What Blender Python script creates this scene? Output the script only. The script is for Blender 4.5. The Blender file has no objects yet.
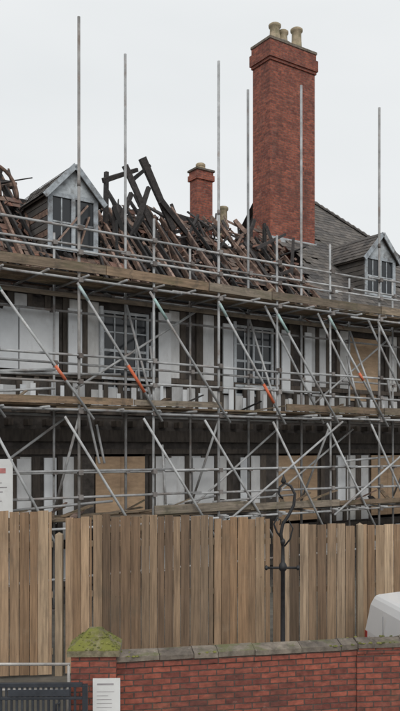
import bpy, math, random, bmesh
from mathutils import Vector, Matrix, noise
random.seed(7)
R=random.random
def U(a,b): return a+(b-a)*random.random()
scene=bpy.context.scene
scene.view_settings.view_transform='Standard'
scene.view_settings.look='None'
scene.view_settings.exposure=0

# ---------------------------------------------------------------- materials
def nodes(name):
    m=bpy.data.materials.new(name); m.use_nodes=True
    nt=m.node_tree; b=nt.nodes['Principled BSDF']
    return m,nt,b
def mul_noise(nt,col,co,scale,amp,detail=4):
    mp=nt.nodes.new('ShaderNodeMapping'); mp.inputs['Scale'].default_value=scale
    nt.links.new(co,mp.inputs['Vector'])
    n=nt.nodes.new('ShaderNodeTexNoise'); n.inputs['Scale'].default_value=1; n.inputs['Detail'].default_value=detail
    n.inputs['Roughness'].default_value=.65
    nt.links.new(mp.outputs[0],n.inputs['Vector'])
    mr=nt.nodes.new('ShaderNodeMapRange'); mr.inputs['From Min'].default_value=.3; mr.inputs['From Max'].default_value=.7
    mr.inputs['To Min'].default_value=1-amp; mr.inputs['To Max'].default_value=1+amp
    nt.links.new(n.outputs['Fac'],mr.inputs['Value'])
    mx=nt.nodes.new('ShaderNodeMixRGB'); mx.blend_type='MULTIPLY'; mx.inputs[0].default_value=1
    nt.links.new(col,mx.inputs[1]); nt.links.new(mr.outputs[0],mx.inputs[2])
    return mx.outputs[0], n.outputs['Fac']
def stain(nt,col,co,scale,color,lo,hi,strength=1.0,up=False):
    mp=nt.nodes.new('ShaderNodeMapping'); mp.inputs['Scale'].default_value=scale
    mp.inputs['Location'].default_value=(3.7,1.3,9.1)
    nt.links.new(co,mp.inputs['Vector'])
    n=nt.nodes.new('ShaderNodeTexNoise'); n.inputs['Scale'].default_value=1; n.inputs['Detail'].default_value=5
    n.inputs['Roughness'].default_value=.7
    nt.links.new(mp.outputs[0],n.inputs['Vector'])
    mr=nt.nodes.new('ShaderNodeMapRange'); mr.inputs['From Min'].default_value=lo; mr.inputs['From Max'].default_value=hi
    mr.inputs['To Max'].default_value=strength
    nt.links.new(n.outputs['Fac'],mr.inputs['Value'])
    f=mr.outputs[0]
    if up:
        g=nt.nodes.new('ShaderNodeNewGeometry'); s=nt.nodes.new('ShaderNodeSeparateXYZ')
        nt.links.new(g.outputs['Normal'],s.inputs[0])
        m2=nt.nodes.new('ShaderNodeMapRange'); m2.inputs['From Min'].default_value=-.1; m2.inputs['From Max'].default_value=.6
        nt.links.new(s.outputs['Z'],m2.inputs['Value'])
        mm=nt.nodes.new('ShaderNodeMath'); mm.operation='MULTIPLY'
        nt.links.new(f,mm.inputs[0]); nt.links.new(m2.outputs[0],mm.inputs[1]); f=mm.outputs[0]
    mx=nt.nodes.new('ShaderNodeMixRGB'); nt.links.new(f,mx.inputs[0]); nt.links.new(col,mx.inputs[1])
    mx.inputs[2].default_value=(*color,1)
    return mx.outputs[0]
def ramp_attr(nt,cols):
    a=nt.nodes.new('ShaderNodeAttribute'); a.attribute_name='rnd'
    r=nt.nodes.new('ShaderNodeValToRGB'); cr=r.color_ramp
    n=len(cols)
    cr.elements[0].position=0; cr.elements[0].color=(*cols[0],1)
    cr.elements[1].position=1; cr.elements[1].color=(*cols[-1],1)
    for i in range(1,n-1):
        e=cr.elements.new(i/(n-1)); e.color=(*cols[i],1)
    nt.links.new(a.outputs['Fac'],r.inputs[0])
    return r.outputs[0]
def mat(name,cols,rough=.8,metal=0.,ns=(6,6,6),na=.3,bump=.3,stains=(),bd=.01,spec=.5):
    m,nt,b=nodes(name)
    tc=nt.nodes.new('ShaderNodeTexCoord'); co=tc.outputs['Object']
    if len(cols)==1: cols=[cols[0],cols[0]]
    c=ramp_attr(nt,cols)
    c,f=mul_noise(nt,c,co,ns,na)
    for s in stains: c=stain(nt,c,co,*s)
    nt.links.new(c,b.inputs['Base Color'])
    b.inputs['Roughness'].default_value=rough; b.inputs['Metallic'].default_value=metal
    b.inputs['Specular IOR Level'].default_value=spec
    if bump>0:
        bp=nt.nodes.new('ShaderNodeBump'); bp.inputs['Strength'].default_value=bump; bp.inputs['Distance'].default_value=bd
        nt.links.new(f,bp.inputs['Height']); nt.links.new(bp.outputs[0],b.inputs['Normal'])
    return m
def brick_mat(name,c1,c2,mortar,bw=.225,bh=.075,stains=(),na=.35,ms=.008,wob=.018):
    m,nt,b=nodes(name)
    tc=nt.nodes.new('ShaderNodeTexCoord'); co=tc.outputs['Object']
    s=nt.nodes.new('ShaderNodeSeparateXYZ'); nt.links.new(co,s.inputs[0])
    ad=nt.nodes.new('ShaderNodeMath'); ad.operation='ADD'
    nt.links.new(s.outputs['X'],ad.inputs[0]); nt.links.new(s.outputs['Y'],ad.inputs[1])
    cb=nt.nodes.new('ShaderNodeCombineXYZ'); nt.links.new(ad.outputs[0],cb.inputs['X']); nt.links.new(s.outputs['Z'],cb.inputs['Y'])
    nz=nt.nodes.new('ShaderNodeTexNoise'); nz.inputs['Scale'].default_value=7; nt.links.new(co,nz.inputs['Vector'])
    vm=nt.nodes.new('ShaderNodeVectorMath'); vm.operation='SCALE'; vm.inputs['Scale'].default_value=wob
    nt.links.new(nz.outputs['Color'],vm.inputs[0])
    va=nt.nodes.new('ShaderNodeVectorMath'); va.operation='ADD'; nt.links.new(cb.outputs[0],va.inputs[0]); nt.links.new(vm.outputs[0],va.inputs[1])
    br=nt.nodes.new('ShaderNodeTexBrick'); br.inputs['Scale'].default_value=1
    br.inputs['Brick Width'].default_value=bw; br.inputs['Row Height'].default_value=bh
    br.inputs['Mortar Size'].default_value=ms; br.inputs['Mortar Smooth'].default_value=.3
    br.inputs['Bias'].default_value=-.1
    br.inputs['Color1'].default_value=(*c1,1); br.inputs['Color2'].default_value=(*c2,1); br.inputs['Mortar'].default_value=(*mortar,1)
    nt.links.new(va.outputs[0],br.inputs['Vector'])
    c,f=mul_noise(nt,br.outputs['Color'],co,(9,9,14),na)
    for st in stains: c=stain(nt,c,co,*st)
    nt.links.new(c,b.inputs['Base Color']); b.inputs['Roughness'].default_value=.92
    bp=nt.nodes.new('ShaderNodeBump'); bp.inputs['Strength'].default_value=.8; bp.inputs['Distance'].default_value=.012; bp.invert=True
    nt.links.new(br.outputs['Fac'],bp.inputs['Height'])
    b2=nt.nodes.new('ShaderNodeBump'); b2.inputs['Strength'].default_value=.5; b2.inputs['Distance'].default_value=.012
    nt.links.new(f,b2.inputs['Height']); nt.links.new(bp.outputs[0],b2.inputs['Normal']); nt.links.new(b2.outputs[0],b.inputs['Normal'])
    return m

M={}
M['steel']=mat('galvanised_steel',[(.22,.225,.23),(.47,.48,.485),(.34,.345,.35),(.27,.26,.25)],.68,.1,(3,3,3),.35,.1,[((2,2,2),(.18,.12,.09),.52,.72,.7)],.01,.3)
M['coupler']=mat('coupler_steel',[(.13,.11,.1),(.28,.26,.25)],.7,.3)
M['orange']=mat('orange_sleeve',[(.62,.14,.06),(.68,.2,.11)],.7,0,(12,12,12),.3)
M['teal']=mat('teal_tube_paint',[(.34,.48,.46),(.4,.5,.5)],.7,0,(12,12,12),.3)
M['board']=mat('scaffold_board',[(.10,.075,.055),(.25,.175,.115),(.15,.12,.09),(.31,.23,.155),(.19,.165,.135)],.9,0,(2,20,20),.45,.3,[((1.2,4,4),(.1,.10,.05),.5,.7,.7),((4,4,4),(.05,.045,.04),.52,.7,.65)])
FN=[(.14,.09,.055),(.3,.19,.11),(.21,.135,.08),(.40,.275,.175),(.25,.17,.105),(.47,.345,.23)]
M['fence']=mat('fence_timber',FN,.9,0,(30,30,1.4),.36,.5,
    [((9,9,.8),(.12,.075,.05),.5,.74,.55),((1.3,1.3,2.2),(.36,.29,.21),.55,.8,.35),((14,14,9),(.1,.06,.04),.68,.74,.7),((2,2,1.2),(.10,.09,.065),.55,.75,.5)])
M['fence_dark']=mat('fence_timber_weathered',[(.10,.068,.045),(.2,.13,.08),(.15,.1,.065),(.28,.195,.125),(.17,.12,.08),(.34,.25,.17)],.9,0,(30,30,1.4),.36,.5,
    [((9,9,.8),(.08,.052,.036),.5,.74,.55),((14,14,9),(.07,.045,.03),.68,.74,.7),((2,2,1.2),(.08,.075,.055),.55,.75,.5)])
M['post']=mat('fence_post',[(.34,.26,.18),(.24,.18,.12)],.85,0,(22,22,1.6),.35,.3)
M['char']=mat('charred_timber',[(.009,.009,.009),(.024,.021,.021),(.055,.048,.047),(.03,.026,.025)],.8,0,(14,14,14),.5,.8,[((4,4,4),(.13,.11,.10),.58,.78,.6)],.02)
M['scorch']=mat('scorched_timber',[(.11,.068,.05),(.2,.13,.1),(.32,.225,.185),(.14,.095,.075),(.26,.17,.13)],.88,0,(10,10,10),.5,.5,[((2.5,2.5,2.5),(.03,.025,.024),.48,.66,.85)])
M['tile']=mat('clay_tile',[(.07,.048,.04),(.16,.085,.062),(.24,.12,.085),(.10,.078,.068),(.19,.13,.1)],.88,0,(5,5,5),.4,.3,[((1.5,1.5,1.5),(.03,.025,.024),.52,.68,.75)])
M['slate']=mat('roof_slate',[(.06,.056,.055),(.105,.096,.09),(.15,.133,.12),(.08,.073,.068)],.8,0,(4,4,4),.3,.3,[((1.1,1.1,1.1),(.13,.11,.075),.55,.75,.5)])
M['lead']=mat('lead_flashing',[(.36,.38,.4),(.48,.5,.51)],.65,.1)
M['white']=mat('white_render',[(.52,.53,.54),(.70,.71,.72),(.62,.62,.61)],.9,0,(3,3,1.2),.14,.2,[((1.5,1.5,.7),(.3,.28,.26),.52,.78,.65),((7,7,2),(.4,.38,.36),.58,.75,.5)])
M['sheet']=mat('white_insulation_board',[(.64,.67,.7),(.74,.76,.78),(.58,.59,.6)],.75,0,(2,2,2),.08,.05,[((2,2,1),(.42,.41,.41),.56,.82,.6),((8,8,2),(.35,.33,.32),.62,.75,.5)])
M['wallcore']=mat('smoke_blackened_wall',[(.06,.052,.048),(.08,.07,.062)],.9,0,(4,4,4),.5,.3,[((2,2,2),(.2,.17,.15),.58,.75,.6)])
M['stud']=mat('dark_oak_stud',[(.045,.038,.033),(.10,.082,.068),(.065,.055,.046)],.85,0,(14,14,3),.4,.4)
M['frame']=mat('window_paint',[(.5,.54,.57),(.6,.63,.66)],.7,0,(6,6,6),.15,.1,[((3,3,3),(.2,.18,.17),.52,.75,.65)])
M['dframe']=mat('dormer_paint',[(.3,.335,.37),(.44,.475,.5)],.75,0,(6,6,6),.3,.2,[((3,3,3),(.09,.08,.075),.48,.66,.8)])
M['ply']=mat('plywood_sheet',[(.42,.29,.185),(.5,.36,.24)],.8,0,(3,3,12),.2,.1,[((1.5,1.5,1.5),(.26,.17,.11),.48,.75,.65)])
m,nt,b=nodes('window_glass'); b.inputs['Base Color'].default_value=(.02,.023,.027,1); b.inputs['Roughness'].default_value=.12; M['glass']=m
M['chim']=brick_mat('chimney_brick',(.31,.095,.06),(.16,.048,.037),(.17,.11,.09),na=.42,stains=[((1.1,1.1,.45),(.065,.035,.03),.5,.7,.75),((2.5,2.5,2),(.36,.17,.125),.56,.75,.55),((6,6,8),(.06,.035,.03),.6,.7,.7)])
M['brick']=brick_mat('red_brick',(.30,.088,.058),(.14,.045,.036),(.085,.06,.05),bw=.225,bh=.072,ms=.0085,wob=.022,na=.38,stains=[((1.3,1.3,2.5),(.07,.038,.032),.5,.68,.7),((8,8,11),(.4,.25,.2),.64,.74,.5),((2.2,2.2,2.2),(.10,.085,.055),.58,.75,.55),((3,3,3),(.32,.15,.11),.58,.75,.4)])
M['cope']=mat('coping_stone',[(.11,.09,.075),(.19,.16,.13),(.13,.11,.09)],.92,0,(8,8,8),.45,.7,[((3,3,3),(.11,.115,.045),.5,.62,.8,True),((2,2,2),(.05,.04,.035),.5,.7,.6),((12,12,12),(.3,.28,.24),.64,.7,.6)],.02)
M['cap']=mat('mossy_cap_stone',[(.17,.145,.10),(.2,.17,.12)],.95,0,(9,9,9),.5,.8,[((5,5,5),(.17,.175,.035),.36,.52,.95,True),((3,3,3),(.06,.05,.035),.55,.7,.6)],.03)
M['pot']=mat('chimney_pot_clay',[(.33,.28,.2),(.42,.33,.22)],.9,0,(7,7,7),.3,.4,[((4,4,4),(.13,.13,.07),.48,.68,.8)])
M['iron']=mat('black_iron',[(.015,.016,.018),(.03,.03,.032)],.55,.3,(20,20,20),.3,.3)
M['gate']=mat('painted_gate_steel',[(.03,.034,.042),(.045,.05,.06)],.5,.2,(8,8,8),.25,.1)
M['rail']=mat('handrail_paint',[(.42,.4,.38),(.5,.48,.45)],.6,.1)
M['sign']=mat('sign_face',[(.64,.64,.63),(.7,.7,.69)],.6,0,(2,2,2),.08,0,[((3,3,3),(.4,.38,.35),.56,.8,.5)])
M['signtext']=mat('sign_print',[(.24,.22,.23),(.32,.3,.31)],.7)
M['signred']=mat('sign_print_red',[(.42,.16,.15)],.7)
M['concrete']=mat('attic_floor_debris',[(.03,.027,.025),(.06,.05,.045)],.95,0,(3,3,3),.5,.8)
m,nt,b=nodes('car_paint_white'); b.inputs['Base Color'].default_value=(.74,.75,.76,1); b.inputs['Roughness'].default_value=.35; b.inputs['Coat Weight'].default_value=.4; M['carpaint']=m
M['trim']=mat('van_trim_grey',[(.2,.21,.22)],.6)
M['rubber']=mat('tyre_rubber',[(.02,.02,.02)],.9)
M['alloy']=mat('wheel_alloy',[(.45,.45,.46)],.35,.7)
m,nt,b=nodes('tail_light'); b.inputs['Base Color'].default_value=(.3,.02,.02,1); b.inputs['Roughness'].default_value=.2; M['tail']=m
M['asphalt']=mat('asphalt',[(.05,.05,.052)],.9,0,(40,40,40),.3,.4,[((.6,.6,.6),(.03,.03,.03),.5,.7,.6)])
M['paving']=mat('paving',[(.2,.19,.18),(.26,.25,.235)],.9,0,(12,12,12),.25,.3,[((1,1,1),(.1,.095,.08),.5,.75,.6)])
M['earth']=mat('yard_ground',[(.14,.125,.105)],.95,0,(3,3,3),.35,.6,[((.3,.3,.3),(.08,.075,.06),.5,.6,.8)])
M['paint']=mat('road_paint',[(.7,.7,.68)],.8,0,(20,20,20),.15,.1)
M['kerb']=mat('kerb_stone',[(.24,.23,.22),(.3,.29,.27)],.9,0,(15,15,15),.25,.3)
M['moss']=mat('moss',[(.08,.085,.025),(.14,.14,.035),(.18,.175,.05)],.95,0,(20,20,20),.5,.8)

# ---------------------------------------------------------------- mesh builder
class MB:
    def __init__(s): s.v=[];s.f=[];s.m=[];s.r=[];s.mats=[];s.sm=[]
    def mi(s,k):
        if k not in s.mats: s.mats.append(k)
        return s.mats.index(k)
    def add(s,vs,fs,k,r=None,smooth=False):
        if r is None: r=R()
        o=len(s.v); s.v+= [tuple(x) for x in vs]; s.r+=[r]*len(vs)
        i=s.mi(k)
        for f in fs: s.f.append([o+a for a in f]); s.m.append(i); s.sm.append(smooth)
    BF=[(0,3,2,1),(4,5,6,7),(0,1,5,4),(1,2,6,5),(2,3,7,6),(3,0,4,7)]
    def box(s,a,b,k,r=None):
        x0,y0,z0=a;x1,y1,z1=b
        s.add([(x0,y0,z0),(x1,y0,z0),(x1,y1,z0),(x0,y1,z0),(x0,y0,z1),(x1,y0,z1),(x1,y1,z1),(x0,y1,z1)],s.BF,k,r)
    def beam(s,p,q,w,h,k,r=None,roll=0,taper=1,up=(0,0,1)):
        p=Vector(p);q=Vector(q);d=(q-p).normalized(); up=Vector(up)
        if abs(d.dot(up))>.98: up=Vector((0,1,0))
        x=d.cross(up).normalized(); y=x.cross(d)
        if roll:
            rm=Matrix.Rotation(roll,3,d); x=rm@x; y=rm@y
        vs=[]
        for c,t in((p,1),(q,taper)):
            for a,b in((-1,-1),(1,-1),(1,1),(-1,1)): vs.append(c+x*(a*w/2*t)+y*(b*h/2*t))
        s.add(vs,s.BF,k,r)
    def tube(s,pts,rad,k,n=8,r=None,caps=True):
        pts=[Vector(p) for p in pts]
        if not isinstance(rad,(list,tuple)): rad=[rad]*len(pts)
        vs=[];fs=[]
        prev=None
        for i,p in enumerate(pts):
            if i==0: d=pts[1]-p
            elif i==len(pts)-1: d=p-pts[i-1]
            else: d=pts[i+1]-pts[i-1]
            d.normalize()
            if prev is None:
                up=Vector((0,0,1)) if abs(d.z)<.9 else Vector((0,1,0))
                x=d.cross(up).normalized()
            else:
                x=(prev-d*prev.dot(d)).normalized()
            prev=x; y=d.cross(x)
            for j in range(n):
                a=2*math.pi*j/n; vs.append(p+(x*math.cos(a)+y*math.sin(a))*rad[i])
        for i in range(len(pts)-1):
            for j in range(n):
                a=i*n+j;b=i*n+(j+1)%n; fs.append((a,b,b+n,a+n))
        if caps:
            fs.append(tuple(range(n-1,-1,-1))); fs.append(tuple((len(pts)-1)*n+j for j in range(n)))
        s.add(vs,fs,k,r,True)
    def lathe(s,c,prof,k,n=20,r=None,axis='z'):
        vs=[];fs=[]
        for (rr,z) in prof:
            for j in range(n):
                a=2*math.pi*j/n
                if axis=='z': vs.append((c[0]+rr*math.cos(a),c[1]+rr*math.sin(a),c[2]+z))
                else: vs.append((c[0]+rr*math.cos(a),c[1]+z,c[2]+rr*math.sin(a)))
        for i in range(len(prof)-1):
            for j in range(n):
                a=i*n+j;b=i*n+(j+1)%n; fs.append((a,b,b+n,a+n))
        fs.append(tuple(range(n-1,-1,-1))); fs.append(tuple((len(prof)-1)*n+j for j in range(n)))
        s.add(vs,fs,k,r,True)
    def obj(s,name,parent=None,bevel=0):
        me=bpy.data.meshes.new(name); me.from_pydata(s.v,[],s.f); 
        for k in s.mats: me.materials.append(M[k])
        me.polygons.foreach_set('material_index',s.m)
        me.polygons.foreach_set('use_smooth',s.sm)
        a=me.attributes.new('rnd','FLOAT','POINT'); a.data.foreach_set('value',s.r)
        me.update()
        bm=bmesh.new(); bm.from_mesh(me); bmesh.ops.recalc_face_normals(bm,faces=bm.faces); bm.to_mesh(me); bm.free()
        o=bpy.data.objects.new(name,me); scene.collection.objects.link(o)
        if parent: o.parent=parent
        if bevel:
            bv=o.modifiers.new('bevel','BEVEL'); bv.width=bevel; bv.segments=2; bv.limit_method='ANGLE'
        return o
def empty(name,loc=(0,0,0),rz=0):
    e=bpy.data.objects.new(name,None); e.location=loc; e.rotation_euler=(0,0,rz); e.empty_display_size=.3
    scene.collection.objects.link(e); return e

ANG=math.atan2(.568,.823)
# ================================================================ HOUSE
house=empty('burnt_timber_framed_house',(-4,16,0),ANG)
WV=1.75
UL,UR=-6.0,20.0
w=MB()
first=[(-4.8,-3.5),(-.8,.5),(3.2,4.55),(7.2,8.6),(11.5,12.8),(15.5,16.8)]
ground_op=[(-4.8,-3.4),(-1.0,.5),(3.0,4.4),(8.7,10.2),(12.4,13.9),(16.5,17.9)]
def band(ops,z0,z1,zo0,zo1):
    w.box((UL,WV,z0),(UR,WV+.25,zo0),'wallcore'); w.box((UL,WV,zo1),(UR,WV+.25,z1),'wallcore')
    x=UL
    for a,b_ in ops:
        w.box((x,WV,zo0),(a,WV+.25,zo1),'wallcore'); x=b_
    w.box((x,WV,zo0),(UR,WV+.25,zo1),'wallcore')
band(ground_op,0,4.2,1.5,3.5)
band(first,4.2,7.4,5.05,7.0)
w.box((UL,WV+.25,0),(UL+.25,9.4,7.4),'wallcore'); w.box((UR-.25,WV+.25,0),(UR,9.4,7.4),'wallcore')
w.box((UL+.25,9.15,0),(UR-.25,9.4,7.4),'white')
w.obj('walls',house)
f=MB()
f.box((UL+.25,WV+.25,4.15),(UR-.25,9.15,4.35),'concrete'); f.box((UL+.25,WV+.25,7.28),(UR-.25,9.15,7.42),'concrete')
f.box((UL+.25,WV+.25,.02),(UR-.25,9.15,.1),'concrete')
for uu in (1.9,5.9,10.2,14.3): f.box((uu,WV+.25,.1),(uu+.15,9.15,4.15),'wallcore'); 
for uu in (1.9,5.9,10.2,14.3): f.box((uu,WV+.25,4.35),(uu+.15,9.15,7.28),'wallcore')
f.obj('floors_and_partitions',house)
t=MB(); inf=MB()
def inside(u0,u1,ops,pad=.05):
    return any(u1>a-pad and u0<b_+pad for a,b_ in ops)
def studs(z0,z1,ops,step,skip,hf=1.0,fr=(.26,.38)):
    u=UL+.1
    while u<UR-.3:
        st=step*U(.8,1.2); sw=st*U(*fr)
        if not inside(u,u+sw,ops): t.box((u,WV-.07,z0),(u+sw,WV-.001,z1),'stud')
        a,b_=u+sw+.003,u+st-.003
        if not inside(a,b_,ops) and R()>skip:
            top=z1 if hf==1 else z1-U(0,.25)
            inf.box((a,WV-.035,z0+.01),(b_,WV-.002,top-.01),'white')
        u+=st
studs(5.42,7.15,first,.5,.2)
studs(4.62,5.28,[],.44,.1,hf=.8)
studs(1.5,3.45,ground_op,.52,.22)
studs(.5,1.3,[],.6,.2)
for z in (.42,1.34,3.5,4.45,5.29,7.16):
    t.box((UL,WV-.10,z),(UR,WV-.003,z+.12),'stud')
t.box((UL,WV-.16,3.8),(UR,WV-.004,4.08),'stud')
u=UL
while u<UR:
    t.box((u,WV-.26,4.16),(u+.12,WV-.005,4.3),'stud'); u+=.45
t.obj('timber_frame',house); inf.obj('white_infill_panels',house)
s=MB()
s.box((.05,WV-.16,5.42),(1.02,WV-.12,6.85),'sheet',.2); s.box((1.05,WV-.17,5.4),(2.0,WV-.13,6.8),'sheet',.5)
s.box((2.25,WV-.15,5.35),(2.6,WV-.11,6.9),'sheet')
s.box((4.72,WV-.15,5.2),(5.08,WV-.11,7.05),'sheet'); s.box((6.72,WV-.15,5.1),(7.05,WV-.11,6.95),'sheet')
s.box((5.75,WV-.15,1.5),(6.4,WV-.11,3.4),'sheet'); s.box((8.75,WV-.15,5.2),(9.05,WV-.11,6.95),'sheet')
s.box((1.0,WV-.15,1.9),(1.32,WV-.11,3.4),'sheet'); s.box((1.65,WV-.15,1.9),(1.95,WV-.11,3.42),'sheet'); s.box((9.6,WV-.15,5.2),(9.85,WV-.11,6.95),'sheet')
s.box((4.9,WV-.15,1.9),(5.25,WV-.11,3.4),'sheet'); s.box((7.3,WV-.15,1.9),(7.6,WV-.11,3.4),'sheet'); s.box((10.9,WV-.15,1.9),(11.2,WV-.11,3.4),'sheet')
u=-2.5
while u<13:
    if R()<.7: s.box((u,1.42,4.58),(u+U(.08,.16),1.45,4.95+U(0,.35)),'sheet')
    u+=U(.22,.55)
s.obj('protective_sheets',house)
wf=MB(); wg=MB()
def win(u0,u1,z0,z1,v,nx,nz,fr='frame',mid=True):
    e=.07
    wf.box((u0,v,z0),(u0+e,v+.1,z1),fr,.5); wf.box((u1-e,v,z0),(u1,v+.1,z1),fr,.5)
    wf.box((u0+e,v,z0),(u1-e,v+.1,z0+e),fr,.5); wf.box((u0+e,v,z1-e),(u1-e,v+.1,z1),fr,.5)
    for i in range(1,nx):
        x=u0+e+(u1-u0-2*e)*i/nx; hw=.032 if (mid and i*2==nx) else .017
        wf.box((x-hw,v+.02,z0+e),(x+hw,v+.075,z1-e),fr,.3)
    for j in range(1,nz):
        z=z0+e+(z1-z0-2*e)*j/nz; hw=.032 if j*2==nz else .017
        wf.box((u0+e,v+.025,z-hw),(u1-e,v+.07,z+hw),fr,.3)
    wg.box((u0+e,v+.05,z0+e),(u1-e,v+.056,z1-e),'glass')
for a,b_ in first:
    if a==11.5: continue
    win(a+.01,b_-.01,5.06,6.99,WV+.03,4,4)
    wf.box((a-.09,WV-.1,5.42),(a-.005,WV-.02,7.05),'frame'); wf.box((b_+.005,WV-.1,5.42),(b_+.09,WV-.02,7.05),'frame')
    wf.box((a-.06,WV-.12,5.3),(b_+.06,WV-.101,5.36),'frame')
wf.obj('window_frames',house); wg.obj('window_glass',house)
p=MB()
p.box((11.52,WV-.02,5.08),(12.78,WV,6.98),'ply')
for a,b_ in ground_op: p.box((a+.02,WV-.03,1.6),((a+b_)/2-.003,WV,3.44),'ply'); p.box(((a+b_)/2+.003,WV-.034,1.6),(b_-.02,WV-.004,3.44),'ply')
p.box((.15,WV-.22,4.75),(.36,WV-.17,6.5),'ply',0)
p.obj('plywood_boarding',house)

C=math.sqrt(.5)
def slope(u,s_,off=0,v0=1.5,z0=7.5): return Vector((u,v0+s_*C-off*C,z0+s_*C+off*C))
def slate(mb,u,s_,w_,l_,k,off=.03,tilt=.012,ru=0,lift=0,r=None):
    th=.012
    vs=[]
    for (du,ds,o) in ((0,0,off+tilt+lift),(w_,0,off+tilt+lift),(w_,l_,off),(0,l_,off)):
        a=math.cos(ru)*du-math.sin(ru)*ds; b_=math.sin(ru)*du+math.cos(ru)*ds
        vs.append(slope(u+a,s_+b_,o))
    top=[v+Vector((0,-C,C))*th for v in vs]
    mb.add(vs+top,MB.BF,k,r)
HS=7.63
sl=MB(); uni=MB()
u_r=14.6
ns_=int(HS/.19)
for j in range(ns_):
    s_=j*.19
    ur=20.2-(20.2-u_r)*s_/HS
    ul=10.2+s_*.24+noise.noise(Vector((s_*1.3,0,0)))*.7
    u=9+ (.14 if j%2 else 0)
    while u<ur:
        if u>ul+U(-.15,.15) and R()>.012:
            if not(10.55<u<12.5 and 4.05<s_<5.4):
                slate(sl,u,s_,.272,.3,'slate',ru=U(-.015,.015),lift=U(0,.008))
        u+=.28
uni.add([slope(10.6,0),slope(20.2,0),slope(u_r,HS-.05),slope(12.4,HS-.05)],[(0,1,2,3)],'slate')
A=slope(20.2,0,.02);B=slope(u_r,HS,.02)
Cc=Vector((20.2,12.3,7.5));D_=Vector((12.2,6.9,12.92));E=Vector((12.2,12.3,7.5))
uni.add([A,Cc,B],[(0,1,2)],'slate'); uni.add([B,Cc,E,D_],[(0,1,2,3)],'slate')
uni.add([(10.7,1.6,7.45),(12.4,6.88,12.8),(12.2,12.2,7.5)],[(0,1,2)],'char')
for i in range(24):
    a=A.lerp(B,i/24); b_=A.lerp(B,(i+1.08)/24); sl.beam(a+Vector((0,0,.04)),b_+Vector((0,0,.055)),.26,.05,'slate')
for i in range(9):
    sl.box((12.2+i*.27,6.78,12.9),(12.46+i*.27,7.02,12.99+R()*.01),'slate')
sl.obj('slate_roof_courses',house); uni.obj('roof_underlay',house)
e=MB()
e.box((UL-.2,1.42,7.3),(UR+.2,1.5,7.46),'scorch'); 
e.tube([(UL-.2,1.36,7.4),(9.5,1.36,7.34),(UR+.2,1.36,7.4)],.06,'iron')
e.obj('eaves_and_gutter',house)

# --- burnt rafters
rf=MB()
u=UL
while u<10.8:
    L=U(3.4,4.9) if R()<.8 else U(1,2.6)
    if u<1.75: L=U(4.2,5.5)
    if 1.75<u<3.45: L=U(.8,1.4)
    if 3.5<u<6.5: L=U(3.4,4.7)
    if u>9: L=min(L,U(2.8,3.9))
    du=random.gauss(0,.16)
    k='char' if R()<.42 else 'scorch'
    a=slope(u,0,.08); b_=slope(u+du,L,U(-.1,.22))
    rf.beam(a,b_,.07,.14,k,taper=U(.45,.95))
    u+=U(.2,.32)
for i in range(9):
    uu=U(1.3,2.3); rf.beam(slope(uu,2.6,-.25),slope(uu+U(-.4,.3),U(4.7,5.5),-.1),.075,.14,random.choice(['char','scorch','char']),taper=.6)
u=UL
while u<12:
    L=U(2.2,4.9)
    a=Vector((u,8.4,7.5)); b_=a+Vector((random.gauss(0,.3),-L*C,L*C))
    rf.beam(a,b_,.075,.15,'char',taper=U(.4,.9)); u+=U(.35,.6)
for (s_,segs) in ((1.6,[(-6,-.5),(-.3,1.8),(3.6,7.4),(7.1,10.9)]),(3.2,[(-6,1.2),(3.9,6.2),(6.5,9.0),(9.2,10.8)]),(4.5,[(-6,-1),(-.8,2.2),(6.9,8.9)])):
    for a,b_ in segs: rf.beam(slope(a,s_,-.12)+Vector((0,0,U(-.1,.05))),slope(b_,s_+U(-.3,.2),-.15),.14,.18,'char')
for i in range(620):
    u=U(-6,10.9); s_=U(.1,4.3); L=U(.4,1.8)
    if 1.75<u<3.45 and s_>.7 : continue
    a=slope(u,s_,U(-.7,.12))
    ang=random.choice([U(.2,.9),U(-.9,-.2),U(1.0,2.1),U(1.2,1.9),U(1.3,1.8)])
    d=Vector((math.cos(ang),C*math.sin(ang)+U(-.3,.1),C*math.sin(ang)+U(-.1,.15))).normalized()*L
    b_=a+d
    if b_.z>11.0: b_.z=11.0-U(0,.2)
    ww=random.choice([.03,.04,.055,.08])
    rf.beam(a,b_,ww,ww*U(1,1.8),'char' if R()<.45 else 'scorch',roll=U(0,1),taper=U(.4,1))
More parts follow.
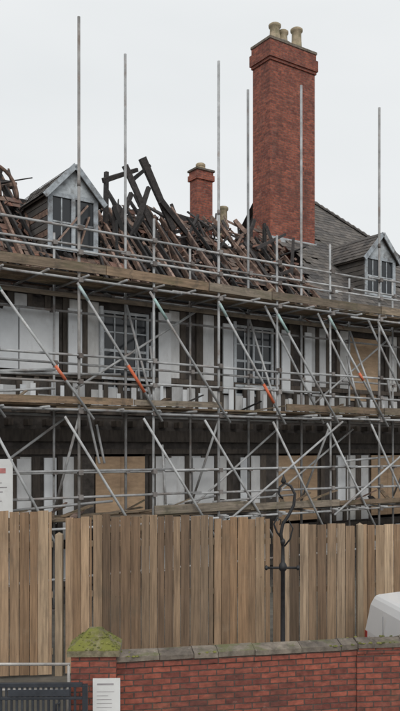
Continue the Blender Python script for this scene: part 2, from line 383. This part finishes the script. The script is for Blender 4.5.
for (p_,q_,w_) in [((4.2,3.5,8.4),(4.25,3.5,11.0),.12),((4.15,3.5,10.75),(5.2,3.5,11.25),.11),((5.35,3.5,11.6),(6.4,3.55,9.8),.16),
    ((4.75,3.4,11.25),(6.0,3.5,9.2),.13),((5.0,3.5,10.9),(5.6,3.5,11.45),.09),((5.9,3.4,10.5),(7.2,3.6,9.5),.12),((4.6,3.3,8.4),(5.5,3.4,10.8),.12),
    ((3.9,3.1,8.3),(4.9,3.3,10.5),.12),((8.9,3.8,9.2),(9.6,3.9,10.7),.1),((9.6,3.4,8.4),(9.9,3.8,10.6),.11),((10.4,3.0,8.2),(9.9,3.7,10.5),.1),
    ((9.1,3.2,9.6),(10.5,3.5,10.3),.08),((.4,4.2,8.8),(.1,4.6,11.1),.12),((-.2,4.0,10.7),(1.3,4.2,9.7),.13),((1.0,3.9,9.0),(1.6,4.2,10.8),.12),((7.4,4.1,9.2),(7.0,4.6,10.9),.1),
    ((6.4,4.2,9.4),(5.8,4.7,11.0),.1),((6.9,4.0,9.2),(7.9,4.5,10.7),.1),((9.3,3.9,8.9),(8.8,4.5,10.7),.09),((9.9,2.6,8.0),(10.3,2.9,10.0),.12),((3.7,3.2,8.6),(3.8,3.6,10.4),.18),((4.4,3.1,8.4),(4.5,3.4,10.1),.2),
    ((4.0,2.9,8.2),(5.2,3.2,9.9),.1),((4.9,2.8,8.1),(4.3,3.2,10.0),.12)]:
    rf.beam(p_,q_,w_,w_*1.2,'char',roll=U(0,.5),taper=.75)
for (u0,h) in ((.2,1.1),(.75,.9),(1.2,.75),(-.4,1.0)):
    pts=[(u0+.9*math.sin(a_)*.8,3.9,10.0+h*math.cos(a_)) for a_ in [i*.2 for i in range(0,9)]]
    rf.tube(pts,[.045]*9,'scorch',6,.25)
rf.obj('burnt_rafters',house)
ti=MB()
for j in range(22):
    s_=j*.2
    u=UL+(.1 if j%2 else 0)
    while u<10.6:
        n_=noise.noise(Vector((u*.55,s_*.8,3.3)))+.5*noise.noise(Vector((u*1.7,s_*1.9,8)))
        if n_>.2+s_*.05 and not(1.8<u<3.4 and s_>.8):
            slate(ti,u,s_,.2,.28,'tile',ru=U(-.1,.1),lift=U(0,.03))
        u+=.205
for i in range(3000):
    u=U(-6,10.9); s_=U(0,4.0)
    if 1.75<u<3.45 and s_>.8: continue
    c=slope(u,s_,U(-.5,.1)); a=Vector((U(-1,1),U(-1,1),U(-1,1))).normalized(); b_=a.orthogonal().normalized()
    la,lb=U(.08,.22),U(.06,.16)
    q=[c,c+a*la,c+a*la+b_*lb,c+b_*lb]; nn=a.cross(b_)*.012
    ti.add(q+[x+nn for x in q],MB.BF,random.choice(['tile','tile','tile','scorch','char']))
ti.obj('remaining_roof_tiles',house)
sp=MB(); u=UL+.25
while u<12:
    w_=U(.3,.7); top=9.75+.45*noise.noise(Vector((u*.7,1,1)))+U(-.15,.25)
    if u<2: top+=.45
    if 4<u<6: top+=.2
    sp.box((u,4.9+U(-.02,.02),7.42),(min(u+w_,12),5.1,top),'char'); u+=w_+.002
sp.obj('charred_spine_wall',house)

# --- dormers
def dormer(name,uc,hw,vf,z0,ze,za,burn):
    d=MB(); FR='dframe'
    u0,u1=uc-hw,uc+hw
    back=lambda z: 1.5+(z-7.5)
    for a in(u0,u1-.12): d.box((a,vf,z0),(a+.12,vf+.1,ze),FR)
    d.box((uc-.05,vf+.003,z0+.1),(uc+.05,vf+.09,ze-.1),FR)
    d.box((u0+.12,vf,z0),(u1-.12,vf+.1,z0+.1),FR); d.box((u0+.12,vf,ze-.1),(u1-.12,vf+.1,ze),FR)
    for n_,(a,b_) in enumerate(((u0+.12,uc-.05),(uc+.05,u1-.12))):
        d.box((a,vf+.03,z0+(ze-z0)*.5-.02),(b_,vf+.07,z0+(ze-z0)*.5+.02),FR)
        m_=(a+b_)/2
        if not(burn and n_==1): d.box((m_-.015,vf+.033,z0+.1),(m_+.015,vf+.066,ze-.1),FR)
        d.box((a,vf+.048,z0+.1),(b_,vf+.052,ze-.1),'glass')
    if burn:
        d.beam((u0+.15,vf-.03,z0+.1),(u1-.3,vf-.03,ze-.2),.05,.04,'scorch'); d.beam((uc+.1,vf-.02,z0),(uc+.4,vf-.03,z0+.9),.08,.03,'scorch')
    g=[(u0,vf+.02,ze),(u1,vf+.02,ze),(uc,vf+.02,za-.04)]
    d.add(g+[(x,vf+.08,z) for x,_,z in g],[(0,1,2),(3,5,4),(0,3,4,1),(1,4,5,2),(2,5,3,0)],FR,.9)
    for a in (u0+.01,u1-.05):
        q=[(a,vf+.1,z0),(a,vf+.1,ze),(a,back(ze),ze),(a,back(z0),z0)]
        d.add(q+[(x+.04,y,z) for x,y,z in q],[(0,1,2,3),(4,7,6,5),(0,4,5,1),(1,5,6,2),(2,6,7,3),(3,7,4,0)],'slate')
    zz=z0
    while zz<ze-.1:
        d.beam((u0-.005,vf+.02,zz+.06),(u0-.005,back(zz)+.2,zz+.06),.03,.14,random.choice(['slate','slate','dframe','scorch']) if burn else 'slate'); zz+=.16
    ov=.14
    for sgn in(-1,1):
        dx=hw+ov; dz=(za-ze)*(hw+ov)/hw
        L=math.hypot(dx,dz); nrm=Vector((sgn*dz/L,0,dx/L))
        rows=max(4,int(L/.17))
        apex=Vector((uc,0,za)); edge=Vector((uc+sgn*dx,0,za-dz))
        for j in range(rows):
            p0=edge.lerp(apex,j/rows); p1=edge.lerp(apex,min(1,(j+1.25)/rows))
            y=vf-.12
            while y<back(p0.z)+.1:
                y2=y+.27
                if not(burn and R()<(.3 if y>vf+1 else .06)):
                    o=nrm*(.03+U(0,.01))
                    q=[Vector((p0.x,y,p0.z))+o,Vector((p0.x,y2-.01,p0.z))+o,Vector((p1.x,y2-.01,p1.z))+nrm*.015,Vector((p1.x,y,p1.z))+nrm*.015]
                    d.add(q+[v+nrm*.012 for v in q],MB.BF,'slate')
                y+=.27
        yb=back(za)
        q=[Vector((edge.x,vf-.1,edge.z)),Vector((apex.x,vf-.1,apex.z)),Vector((apex.x,yb,apex.z)),Vector((edge.x,back(edge.z),edge.z))]
        d.add(q+[v-nrm*.03 for v in q],MB.BF,'stud')
        d.beam(Vector((edge.x,vf-.13,edge.z-.02)),Vector((apex.x,vf-.13,apex.z-.02)),.035,.13,'dframe')
    d.obj(name,house)
dormer('dormer',2.62,.66,2.1,8.35,9.72,10.42,True)
dormer('dormer.001',13.45,.7,2.3,8.5,9.75,10.5,False)

# --- chimneys
c=MB()
def stack(u0,u1,v0,v1,zb,zt,band=.08):
    c.box((u0,v0,zb),(u1,v1,zt-.75),'chim',.5)
    b=band
    c.box((u0-b*.5,v0-b*.5,zt-.75),(u1+b*.5,v1+b*.5,zt-.66),'chim',.5)
    c.box((u0-b,v0-b,zt-.66),(u1+b,v1+b,zt-.3),'chim',.5)
    c.box((u0-b*.4,v0-b*.4,zt-.3),(u1+b*.4,v1+b*.4,zt-.08),'chim',.5)
    c.box((u0-b*.7,v0-b*.7,zt-.08),(u1+b*.7,v1+b*.7,zt),'cope')
stack(10.65,12.58,4.42,5.32,7.42,16.9)
def pot(u,v,z,h,r0,k='pot'):
    c.lathe((u,v,z),[(r0*1.15,0),(r0*1.15,.08),(r0,.1),(r0*.86,h*.6),(r0*.84,h-.14),(r0*1.08,h-.1),(r0*1.1,h-.03),(r0*.9,h),(r0*.7,h),(r0*.68,h-.3)],k)
for uu,hh,rr in((11.2,.72,.19),(11.55,.6,.17),(12.15,.85,.19)): pot(uu,4.85,16.9,hh,rr)
c.lathe((11.4,4.85,16.9),[(.42,0),(.38,.1),(.3,.16)],'cope'); c.lathe((12.15,4.85,16.9),[(.33,0),(.3,.1),(.22,.16)],'cope')
c.box((10.62,4.36,10.28),(12.62,4.42,10.48),'lead'); c.box((12.585,4.36,10.3),(12.62,5.3,10.5),'lead')
def small(u0,u1,v0,v1,zt):
    c.box((u0,v0,7.42),(u1,v1,zt-.35),'chim',.5); c.box((u0-.05,v0-.05,zt-.35),(u1+.05,v1+.05,zt-.18),'chim',.5); c.box((u0-.02,v0-.02,zt-.18),(u1+.02,v1+.02,zt-.06),'chim',.5)
    c.box((u0-.06,v0-.06,zt-.06),(u1+.06,v1+.06,zt),'cope')
small(8.35,8.93,5.2,5.62,12.45); pot(8.62,5.42,12.45,.22,.14)
pot(9.5,5.4,10.45,1.0,.15)
c.obj('chimneys',house)

# ================================================================ SCAFFOLD
scaf=empty('scaffolding',(-4,16,0),ANG)
T=.029
st=MB(); cp=MB()
def coupler(u,v,z):
    cp.box((u-.05,v-.055,z-.05),(u+.05,v+.055,z+.05),'coupler')
outer=[1.74+1.83*i for i in range(-4,11)]; inner=[1.70+1.85*i for i in range(-4,11)]
tops_o={0:12.8,2:12.87,5:13.1}
tops_i={1:13.0,3:13.1,4:13.7}
for n,u in enumerate(outer):
    i=n-4; top=tops_o.get(i,U(8.75,9.2))
    if i in(-3,8): top=13
    lean=U(-.03,.03)
    st.tube([(u,0,.05),(u+lean,0,top)],T*(1.15 if top>12 else 1),'steel')
    cp.box((u-.08,-.08,.0),(u+.08,.08,.03),'coupler')
    if top>12: cp.tube([(u+lean*.7,0,9.2),(u+lean*.7,0,9.32)],T*1.35,'coupler')
for n,u in enumerate(inner):
    i=n-4; top=tops_i.get(i,U(8.4,9.0))
    if i in(-2,7): top=13
    st.tube([(u,1.2,.05),(u+U(-.03,.03),1.2,top)],T*(1.15 if top>12 else 1),'steel')
    cp.box((u-.08,1.12,.0),(u+.08,1.28,.03),'coupler')
st.obj('standards',scaf)
lg=MB(); U0,U1=outer[0]-.3,outer[-1]+.3
for z,v in [(7.2,-.06),(7.2,1.26),(4.42,-.06),(4.42,1.26),(1.98,-.06),(1.98,1.26),
            (7.78,-.06),(8.3,-.06),(8.25,1.14),(5.05,-.06),(5.6,-.06),(2.6,-.06),(3.12,-.06),(5.55,1.14),(3.1,1.14),(.9,-.06),(6.75,1.26)]:
    x=U0+U(-.3,.3)
    zz=z+U(-.02,.02)
    while x<U1:
        L=min(U(4.2,6.2),U1-x+.3)
        lg.tube([(x,v,zz),(x+L,v,zz+U(-.03,.03))],T*.95,'steel'); 
        x+=L-.25; zz=z+U(-.03,.03)
    for us in (outer if v<.5 else inner): coupler(us,v,z)
lg.obj('ledgers_and_guard_rails',scaf)
tr=MB()
for z in (7.26,4.48,2.04):
    for u in outer:
        for du in(0,.9):
            tr.tube([(u+du+.07,-.28+U(-.15,.1),z),(u+du+.07,1.5+U(-.05,.1),z)],T*.9,'steel')
tr.obj('transoms',scaf)
br=MB(); orr=MB()
def brace(p,q,r_=T*1.0,k='steel'): br.tube([p,q],r_,k,r=U(.15,.6))
for i,u in enumerate(outer):
    v=-.12-(.05 if i%2 else 0)
    a=(u-.12+U(-.15,.1),v,7.12); b_=(u+1.98+U(-.2,.2),v-.02,4.25)
    brace(a,b_)
    d=Vector(b_)-Vector(a)
    if i in (3,4,6,8,10):
        f0={3:.62,4:.58,6:.66,8:.5,10:.7}[i]; ln={3:.1,4:.2,6:.16,8:.07,10:.12}[i]
        orr.tube([Vector(a)+d*f0,Vector(a)+d*(f0+ln)],T*1.25,'orange')
        orr.tube([Vector(a)+d*.02,Vector(a)+d*.12],T*1.2,'teal')
    elif i in (5,7):
        orr.tube([Vector(a)+d*.05,Vector(a)+d*.2],T*1.2,'teal')
    brace((u-.35+U(-.15,.1),v,4.3),(u+1.5+U(-.2,.25),v-.03,1.4))
    if i in (7,8,9,11): brace((u-.35,v+.25,7.2),(u+1.6,v+.2,4.3))
    if i<len(inner): brace((inner[i],1.2,7.1),(u,0,4.6)) if i%2 else brace((u,0,4.3),(inner[i],1.2,2.2))
brace((5.55,1.1,7.1),(2.2,1.1,5.0)); brace((9.3,-.2,4.35),(5.2,-.2,1.7)); brace((1.9,1.1,4.3),(-1.4,1.1,2.0))
brace((12.6,1.1,7.0),(9.2,1.1,4.7)); brace((13.0,-.2,4.3),(9.0,-.2,1.9)); brace((8.2,1.1,4.2),(5.4,1.1,2.2)); brace((11,1.1,4.2),(7.9,1.1,2.3))
for i in range(20):
    u=U(-2,13); z=random.choice([2.3,4.8,5.2,3.3]); 
    if R()<.5: brace((u,U(.2,1),z),(u+U(1.5,3),U(.2,1),z+U(-.3,.3)))
    else: brace((u,U(.3,1.1),z),(u+U(-.1,.1),U(.3,1.1),z+U(.8,1.6)))
br.obj('diagonal_braces',scaf); orr.obj('brace_sleeves',scaf); cp.obj('couplers_and_base_plates',scaf)
bd=MB()
for z in (7.31,4.53,2.09):
    for r_ in range(5):
        x=U0+U(-.8,.2); v=.0+r_*.235
        while x<U1+.3:
            L=U(2.2,3.9); dz=U(-.012,.012)
            if not(z<7 and r_>0 and R()<.12):
                bd.beam((x,v+.11,z+dz+.02),(x+L-.01,v+.11+U(-.01,.01),z+U(-.012,.02)+.02),.222,.038,'board')
            x+=L
    x=U0
    while x<U1:
        L=U(1.8,4.0)
        hh=.2 if z>7 else U(.12,.2)
        if not(z<7 and R()<.25):
            bd.beam((x,-.035-U(0,.05),z+.05+hh/2+U(-.02,.02)),(x+L-.02,-.035-U(0,.05),z+.05+hh/2+U(-.03,.03)),.036,hh,'board',up=(0,0,1))
        x+=L
for i in range(80):
    u=U(-2,12.5); z=random.choice([7.38,7.38,4.6,2.16])
    bd.beam((u,U(.1,1.1),z),(u+U(.3,1.2),U(.2,1.25),z+U(.03,.35)),U(.05,.15),.03,random.choice(['board','scorch','board','char']))
bd.beam((-.1,1.0,7.07),(12.5,1.0,7.07),.05,.1,'board')
bd.obj('scaffold_boards',scaf)

sg=empty('site_sign_board',(-4,16,0),ANG); b1=MB()
b1.box((-.95,-.2,2.25),(.19,-.175,3.42),'sign',.2)
b1.box((-.95,-.205,3.14),(.04,-.201,3.24),'signred')
for i in range(7): b1.box((-.85,-.205,2.4+i*.09),(U(-.2,.1),-.201,2.42+i*.09),'signtext')
for i in (0,1): b1.box((-.8+i*.6,-.17,2.2),(-.76+i*.6,-.14,3.45),'coupler')
b1.obj('board',sg)

# ================================================================ FENCE
def fy(x): return 12.6+.12*(x+3)
def fence(name,x0,x1,topf,k,pw=.148,dy=0,tone=None):
    f=empty(name); m_=MB(); x=x0
    while x<x1-.02:
        w_=min(pw*U(.8,1.14),x1-x); y=fy(x)+dy; tp=topf(x)+(U(-.02,.02) if R()<.8 else U(-.05,.045))
        yy=y+U(-.016,.016); tl=U(-.007,.007); gp=U(.005,.014)
        s0=.12*w_
        r_=min(1,max(0,(R() if tone is None else random.gauss(tone,.38))))
        vs=[(x,yy,.05),(x+w_-gp,yy+s0,.05),(x+w_-gp,yy+s0+.02,.05),(x,yy+.02,.05),
            (x+tl,yy,tp),(x+tl+w_-gp,yy+s0,tp+U(-.012,.012)),(x+tl+w_-gp,yy+s0+.02,tp),(x+tl,yy+.02,tp)]
        m_.add(vs,MB.BF,k,r_); x+=w_
    m_.obj('planks',f)
    n_=MB()
    for z in(.4,1.3,2.1): n_.beam((x0,fy(x0)+dy+.08,z),(x1,fy(x1)+dy+.08,z),.07,.09,'post')
    x=x0+.1
    while x<x1: n_.box((x,fy(x)+dy+.13,0),(x+.1,fy(x)+dy+.23,2.15),'post'); x+=1.8
    n_.obj('rails_and_posts',f)
    return f
fence('timber_fence',-7.5,-2.34,lambda x:2.64-.01*(x+3),'fence',tone=.5,dy=-.03)
fence('timber_fence',-2.14,-1.72,lambda x:2.53,'fence',tone=.6)
fence('timber_fence',-1.70,.22,lambda x:2.53-.01*x,'fence_dark',tone=.5)
fence('timber_fence',.23,1.16,lambda x:2.5-.02*x,'fence',tone=.45)
fence('timber_fence',1.2,2.58,lambda x:2.42-.06*(x-1.2),'fence_dark',tone=.6)
fence('timber_fence',2.72,7.5,lambda x:2.32,'fence',tone=.55,dy=.25)
def fpost(x,top,dy=0,w_=.12):
    p_=MB(); y=fy(x)+dy
    p_.box((x,y-.02,0),(x+w_,y+.1,top),'post'); p_.add([(x,y-.02,top),(x+w_,y-.02,top),(x+w_,y+.1,top),(x,y+.1,top),(x+w_/2,y+.04,top+.04)],[(0,1,4),(1,2,4),(2,3,4),(3,0,4)],'post')
    p_.obj('fence_post',None,.004)
fpost(-2.31,2.25,.06,.12); fpost(2.6,2.36,-.05,.1)

# ================================================================ FRONT WALL
wall=empty('brick_boundary_wall')
wx0,wy0=-1.0,9.5; wx1,wy1=1.98,10.11
wa=math.atan2(wy1-wy0,wx1-wx0); L1=math.hypot(wx1-wx0,wy1-wy0)
def wallsec(x,y,ang,L,z1):
    m_=MB(); m_.box((0,0,-.1),(L,.24,z1-.078),'brick',.5)
    m_.box((0,-.018,z1-.077),(L,.258,z1),'brick',.5)
    o=m_.obj('brickwork',wall); o.location=(x,y,0); o.rotation_euler=(0,0,ang)
    k=MB(); cx=-.0
    while cx<L:
        l=min(U(.3,.62),L-cx)
        dz=U(-.012,.012); dy_=U(-.008,.008)
        q=[(0,-.05+dy_,z1+.001),(0,-.05+dy_,z1+.06+dz),(0,.12,z1+.11+dz),(0,.29,z1+.06+dz),(0,.29,z1+.001)]
        a=[(cx+.003,y_,z_) for _,y_,z_ in q]; b_=[(cx+l-.003,y_,z_+U(-.006,.006)) for _,y_,z_ in q]
        k.add(a+b_,[(4,3,2,1,0),(5,6,7,8,9)]+[(i,(i+1)%5,(i+1)%5+5,i+5) for i in range(5)],'cope')
        cx+=l
    for i in range(int(L*26)):
        px=U(0,L); py=random.choice([U(-.05,-.03),U(0,.2)]); r0=U(.008,.03)
        if noise.noise(Vector((px*1.5,ang*9,0)))<0: continue
        zz=z1+.06+ (.05*(1-abs(py-.12)/.17))
        k.lathe((px,py,zz-.005),[(r0,0),(r0*.8,r0*.4),(r0*.3,r0*.65)],'moss',6)
    o=k.obj('coping',wall,.008); o.location=(x,y,0); o.rotation_euler=(0,0,ang)
wallsec(wx0,wy0,wa,L1-.002,1.085)
wallsec(wx1,wy1-.03,wa-.09,6.0,1.11)
pil=empty('brick_gate_pillar',(-1.5,9.3,0),.04)
m_=MB(); m_.box((0,0,0),(.52,.5,1.2),'brick',.5); m_.obj('shaft',pil)
m_=MB()
def cap(b,z0,z1): m_.box((-b,-b,z0),(.52+b,.5+b,z1),'cap')
cap(.045,1.201,1.27)
def frus(b0,z0,b1,z1):
    a=[(-b0,-b0,z0),(.52+b0,-b0,z0),(.52+b0,.5+b0,z0),(-b0,.5+b0,z0)];c_=[(-b1,-b1,z1),(.52+b1,-b1,z1),(.52+b1,.5+b1,z1),(-b1,.5+b1,z1)]
    m_.add(a+c_,MB.BF,'cap')
frus(.035,1.272,-.1,1.385); frus(-.11,1.387,-.19,1.475)
for i in range(170):
    px,py=U(-.03,.55),U(-.04,.5); e_=min(px+.04,.56-px,py+.04,.54-py); zz=1.268+min(e_,.14)*.86+ (0.08*min(1,(e_-.14)/.09) if e_>.14 else 0)
    r0=U(.006,.028); m_.lathe((px,py,zz-.008),[(r0,0),(r0*.8,r0*.35),(r0*.3,r0*.55)],'moss',6)
m_.obj('cap',pil,.012)
pil2=empty('brick_gate_pillar',(-5.4,9.3,0),.04)
m_=MB(); m_.box((0,0,0),(.52,.5,1.2),'brick',.5); m_.box((-.045,-.045,1.201),(.565,.545,1.27),'cap'); frus(.035,1.272,-.2,1.44); m_.obj('shaft_and_cap',pil2)
nt_=empty('notice_board',(-1.24,9.27,0),.04); m_=MB()
m_.box((0,-.02,.30),(.315,0,.955),'sign',.3)
m_.box((.05,-.024,.88),(.24,-.021,.9),'signtext')
for i in range(6): m_.box((.045,-.024,.80-i*.045),(U(.16,.27),-.021,.806-i*.045),'signtext')
m_.box((.04,-.024,.36),(.15,-.021,.46),'signred'); m_.obj('panel',nt_,.003)
gt=empty('metal_gate',(-1.28,9.12,0),.02); m_=MB()
def gb(x0,x1,z0,z1,t=.04): m_.box((-x1,-t/2,z0),(-x0,t/2,z1),'gate')
GW=3.6
gb(0,.06,.12,.93,.055); gb(GW-.06,GW,.12,.93,.055)
gb(.06,GW-.06,.90,.95); gb(.06,GW-.06,.14,.2); gb(.06,GW-.06,.76,.79); gb(.06,GW-.06,.5,.54)
x=.13
while x<GW-.08:
    gb(x,x+.028,.2,.9,.018); x+=.06
m_.box((-.9,-.03,.80),(-.2,-.021,.88),'gate')
m_.tube([(-.35,-.05,.55),(-.35,-.05,.72),(-.3,-.06,.74)],.012,'gate')
m_.obj('gate_leaf',gt,.004)
hr=empty('metal_handrail'); m_=MB()
m_.tube([(-5,10.6,.76),(-1.72,10.6,.76)],.02,'rail'); m_.tube([(-5,10.6,.42),(-1.72,10.6,.42)],.018,'rail')
for x in(-4.9,-3.3,-1.74): m_.tube([(x,10.6,0),(x,10.6,.76)],.02,'rail')
m_.obj('rails',hr)

# ================================================================ IRON POST
ip=empty('wrought_iron_lamp_post',(1.16,11.2,0)); m_=MB()
m_.lathe((0,0,0),[(.11,0),(.11,.12),(.08,.16),(.06,.3),(.045,.36),(.04,.7),(.055,.72),(.055,.76),(.034,.8),(.03,1.9),(.05,1.92),(.06,1.96),(.05,2.0),(.028,2.03),(.022,2.28),(.035,2.3),(.035,2.33),(.018,2.36)],'iron',12)
m_.tube([(-.22,0,1.95),(.2,0,1.95)],.017,'iron')
for s_ in(-.23,.21): m_.lathe((s_,0,1.95),[(.006,-.035),(.028,-.015),(.03,.01),(.006,.035)],'iron',10)
k=.014
pts=[(283,546),(281,534),(283,524),(289,515),(294,505),(295,494),(291,486),(285,483),(280,487),(279,494),(283,499)]
P=[((a-283)*k,0,3.6-(b_-450)*k) for a,b_ in pts]
m_.tube(P,[.024,.024,.024,.022,.022,.02,.019,.018,.016,.014,.012],'iron')
P=[((a-283)*k,0,3.6-(b_-450)*k) for a,b_ in [(283,540),(277,532),(274,524),(277,518),(281,520),(280,525)]]
m_.tube(P,[.014,.014,.013,.012,.01,.008],'iron')
m_.tube([(.02,0,2.25),(.1,0,2.35),(.14,0,2.5),(.08,0,2.62)],[.012,.012,.01,.008],'iron')
m_.lathe((.01,0,3.13),[(.02,0),(.04,.03),(.015,.09),(.004,.13)],'iron',10)
m_.obj('post',ip)

# ================================================================ VAN
car=empty('parked_van',(2.74,10.72,0),.13)
def prism(mb,prof,y0,y1,k,tum=None):
    n=len(prof); vs=[]
    for side in(0,1):
        for (x,z) in prof:
            t_=tum(z) if tum else 0
            vs.append((x,y0+t_ if side==0 else y1-t_,z))
    fs=[tuple(range(n)),tuple(range(2*n-1,n-1,-1))]+[(i,(i+1)%n,(i+1)%n+n,i+n) for i in range(n)]
    mb.add(vs,fs,k,.5)
W=1.62
tum=lambda z:max(0,(z-.85)*.22)
b_=MB()
prism(b_,[(.0,.32),(.0,.85),(.05,1.25),(.12,1.4),(.5,1.44),(1.6,1.45),(2.35,1.42),(2.95,.98),(3.65,.86),(3.85,.65),(3.88,.32)],0,W,'carpaint',tum)
b_.obj('body',car,.06)
b_=MB()
for y in (-.004,W+.004-.012):
    b_.add([(x,y+(tum(z) if y<1 else -tum(z))+d_,z) for d_ in(0,.012) for x,z in((1.75,.98),(2.72,.98),(2.33,1.33),(1.75,1.33))],MB.BF,'glass')
b_.add([(2.42,.14,1.37),(2.42,W-.14,1.37),(2.9,W-.08,1.03),(2.9,.08,1.03),(2.44,.14,1.39),(2.44,W-.14,1.39),(2.93,W-.08,1.04),(2.93,.08,1.04)],MB.BF,'glass')
b_.obj('windows',car)
b_=MB()
b_.box((-.05,.04,.28),(.02,W-.04,.5),'trim'); b_.box((-.006,W/2-.006,.5),(.004,W/2+.006,1.2),'trim'); b_.box((-.02,W/2-.12,.82),(0.01,W/2-.03,.86),'trim')
b_.box((.3,-.012,.55),(3.5,.004,.62),'trim'); b_.box((1.1,-.004,.36),(1.108,.01,.84),'trim')
b_.box((-.012,.05,.6),(.02,.14,.84),'tail'); b_.box((-.012,W-.14,.6),(.02,W-.05,.84),'tail')
b_.box((3.83,.1,.6),(3.9,.36,.74),'alloy'); b_.box((3.83,W-.36,.6),(3.9,W-.1,.74),'alloy'); b_.box((3.84,.05,.26),(3.93,W-.05,.5),'trim')
b_.obj('trim_and_lights',car,.006)
b_=MB()
for x in(.7,3.1):
    for y in(-.02,W-.18):
        b_.lathe((x,y,.31),[(.2,0),(.3,.0),(.31,.03),(.31,.17),(.3,.2),(.2,.2)],'rubber',24,axis='y')
        b_.lathe((x,y-.006,.31),[(.05,0),(.19,.012),(.19,.21),(.05,.212)],'alloy',16,axis='y')
b_.obj('wheels',car)

# ================================================================ GROUND
g=MB(); S=900
g.add([(-S,-S,-.15),(S,-S,-.15),(S,S,-.15),(-S,S,-.15)],[(0,1,2,3)],'earth'); g.obj('ground')
g=MB(); g.box((-60,9.0,-.14),(60,60,-.0),'earth'); g.obj('yard')
g=MB(); g.add([(-80,-4,-.14),(80,-4,-.14),(80,6.8,-.14),(-80,6.8,-.14)],[(0,1,2,3)],'asphalt'); g.obj('road')
g=MB(); x=-60
while x<60:
    for y in(7.0,7.65,8.3): g.box((x,y,-.13),(x+.9-.006,y+.643,.006+U(-.001,.001)),'paving')
    x+=.9
g.obj('pavement')
g=MB(); x=-60
while x<60: g.box((x,6.82,-.14),(x+.905,6.99,.0),'kerb'); x+=.915
g.obj('kerb')
g=MB(); x=-60
while x<60: g.box((x,1.35,-.139),(x+2,1.45,-.134),'paint'); x+=6
g.obj('road_markings')

# ================================================================ CAMERA / LIGHT
cam=bpy.data.cameras.new('camera'); co=bpy.data.objects.new('camera',cam); scene.collection.objects.link(co)
co.location=(0,0,3.6); co.rotation_euler=(math.pi/2,0,0)
cam.sensor_fit='HORIZONTAL'; cam.sensor_width=36; cam.lens=72; cam.shift_y=94.5/400; cam.clip_end=3000
scene.camera=co
el,az=math.radians(36),math.radians(172)
w_=bpy.data.worlds.new('World'); scene.world=w_; w_.use_nodes=True; nt=w_.node_tree
bg=nt.nodes['Background']; bg.inputs['Strength'].default_value=.1
sky=nt.nodes.new('ShaderNodeTexSky'); sky.sky_type='NISHITA'; sky.sun_disc=False; sky.sun_elevation=el; sky.sun_rotation=az; sky.dust_density=3
hs=nt.nodes.new('ShaderNodeHueSaturation'); hs.inputs['Saturation'].default_value=.25; nt.links.new(sky.outputs[0],hs.inputs['Color'])
tc=nt.nodes.new('ShaderNodeTexCoord'); mp=nt.nodes.new('ShaderNodeMapping'); mp.inputs['Scale'].default_value=(1.5,1.5,4)
nt.links.new(tc.outputs['Generated'],mp.inputs[0])
nz=nt.nodes.new('ShaderNodeTexNoise'); nz.inputs['Scale'].default_value=1.3; nz.inputs['Detail'].default_value=4; nt.links.new(mp.outputs[0],nz.inputs['Vector'])
cr=nt.nodes.new('ShaderNodeValToRGB'); cr.color_ramp.elements[0].position=.3; cr.color_ramp.elements[0].color=(8.2,8.5,8.65,1)
cr.color_ramp.elements[1].position=.7; cr.color_ramp.elements[1].color=(9.1,9.3,9.4,1)
nt.links.new(nz.outputs['Fac'],cr.inputs[0])
mx=nt.nodes.new('ShaderNodeMixRGB'); mx.inputs[0].default_value=.92; nt.links.new(hs.outputs[0],mx.inputs[1]); nt.links.new(cr.outputs[0],mx.inputs[2])
nt.links.new(mx.outputs[0],bg.inputs['Color'])
sd=bpy.data.lights.new('sun','SUN'); sd.energy=1.25; sd.angle=math.radians(30); sd.color=(1,.97,.92)
so=bpy.data.objects.new('sun',sd); scene.collection.objects.link(so)
dv=Vector((math.sin(az)*math.cos(el),math.cos(az)*math.cos(el),math.sin(el)))
so.rotation_euler=dv.to_track_quat('Z','Y').to_euler()
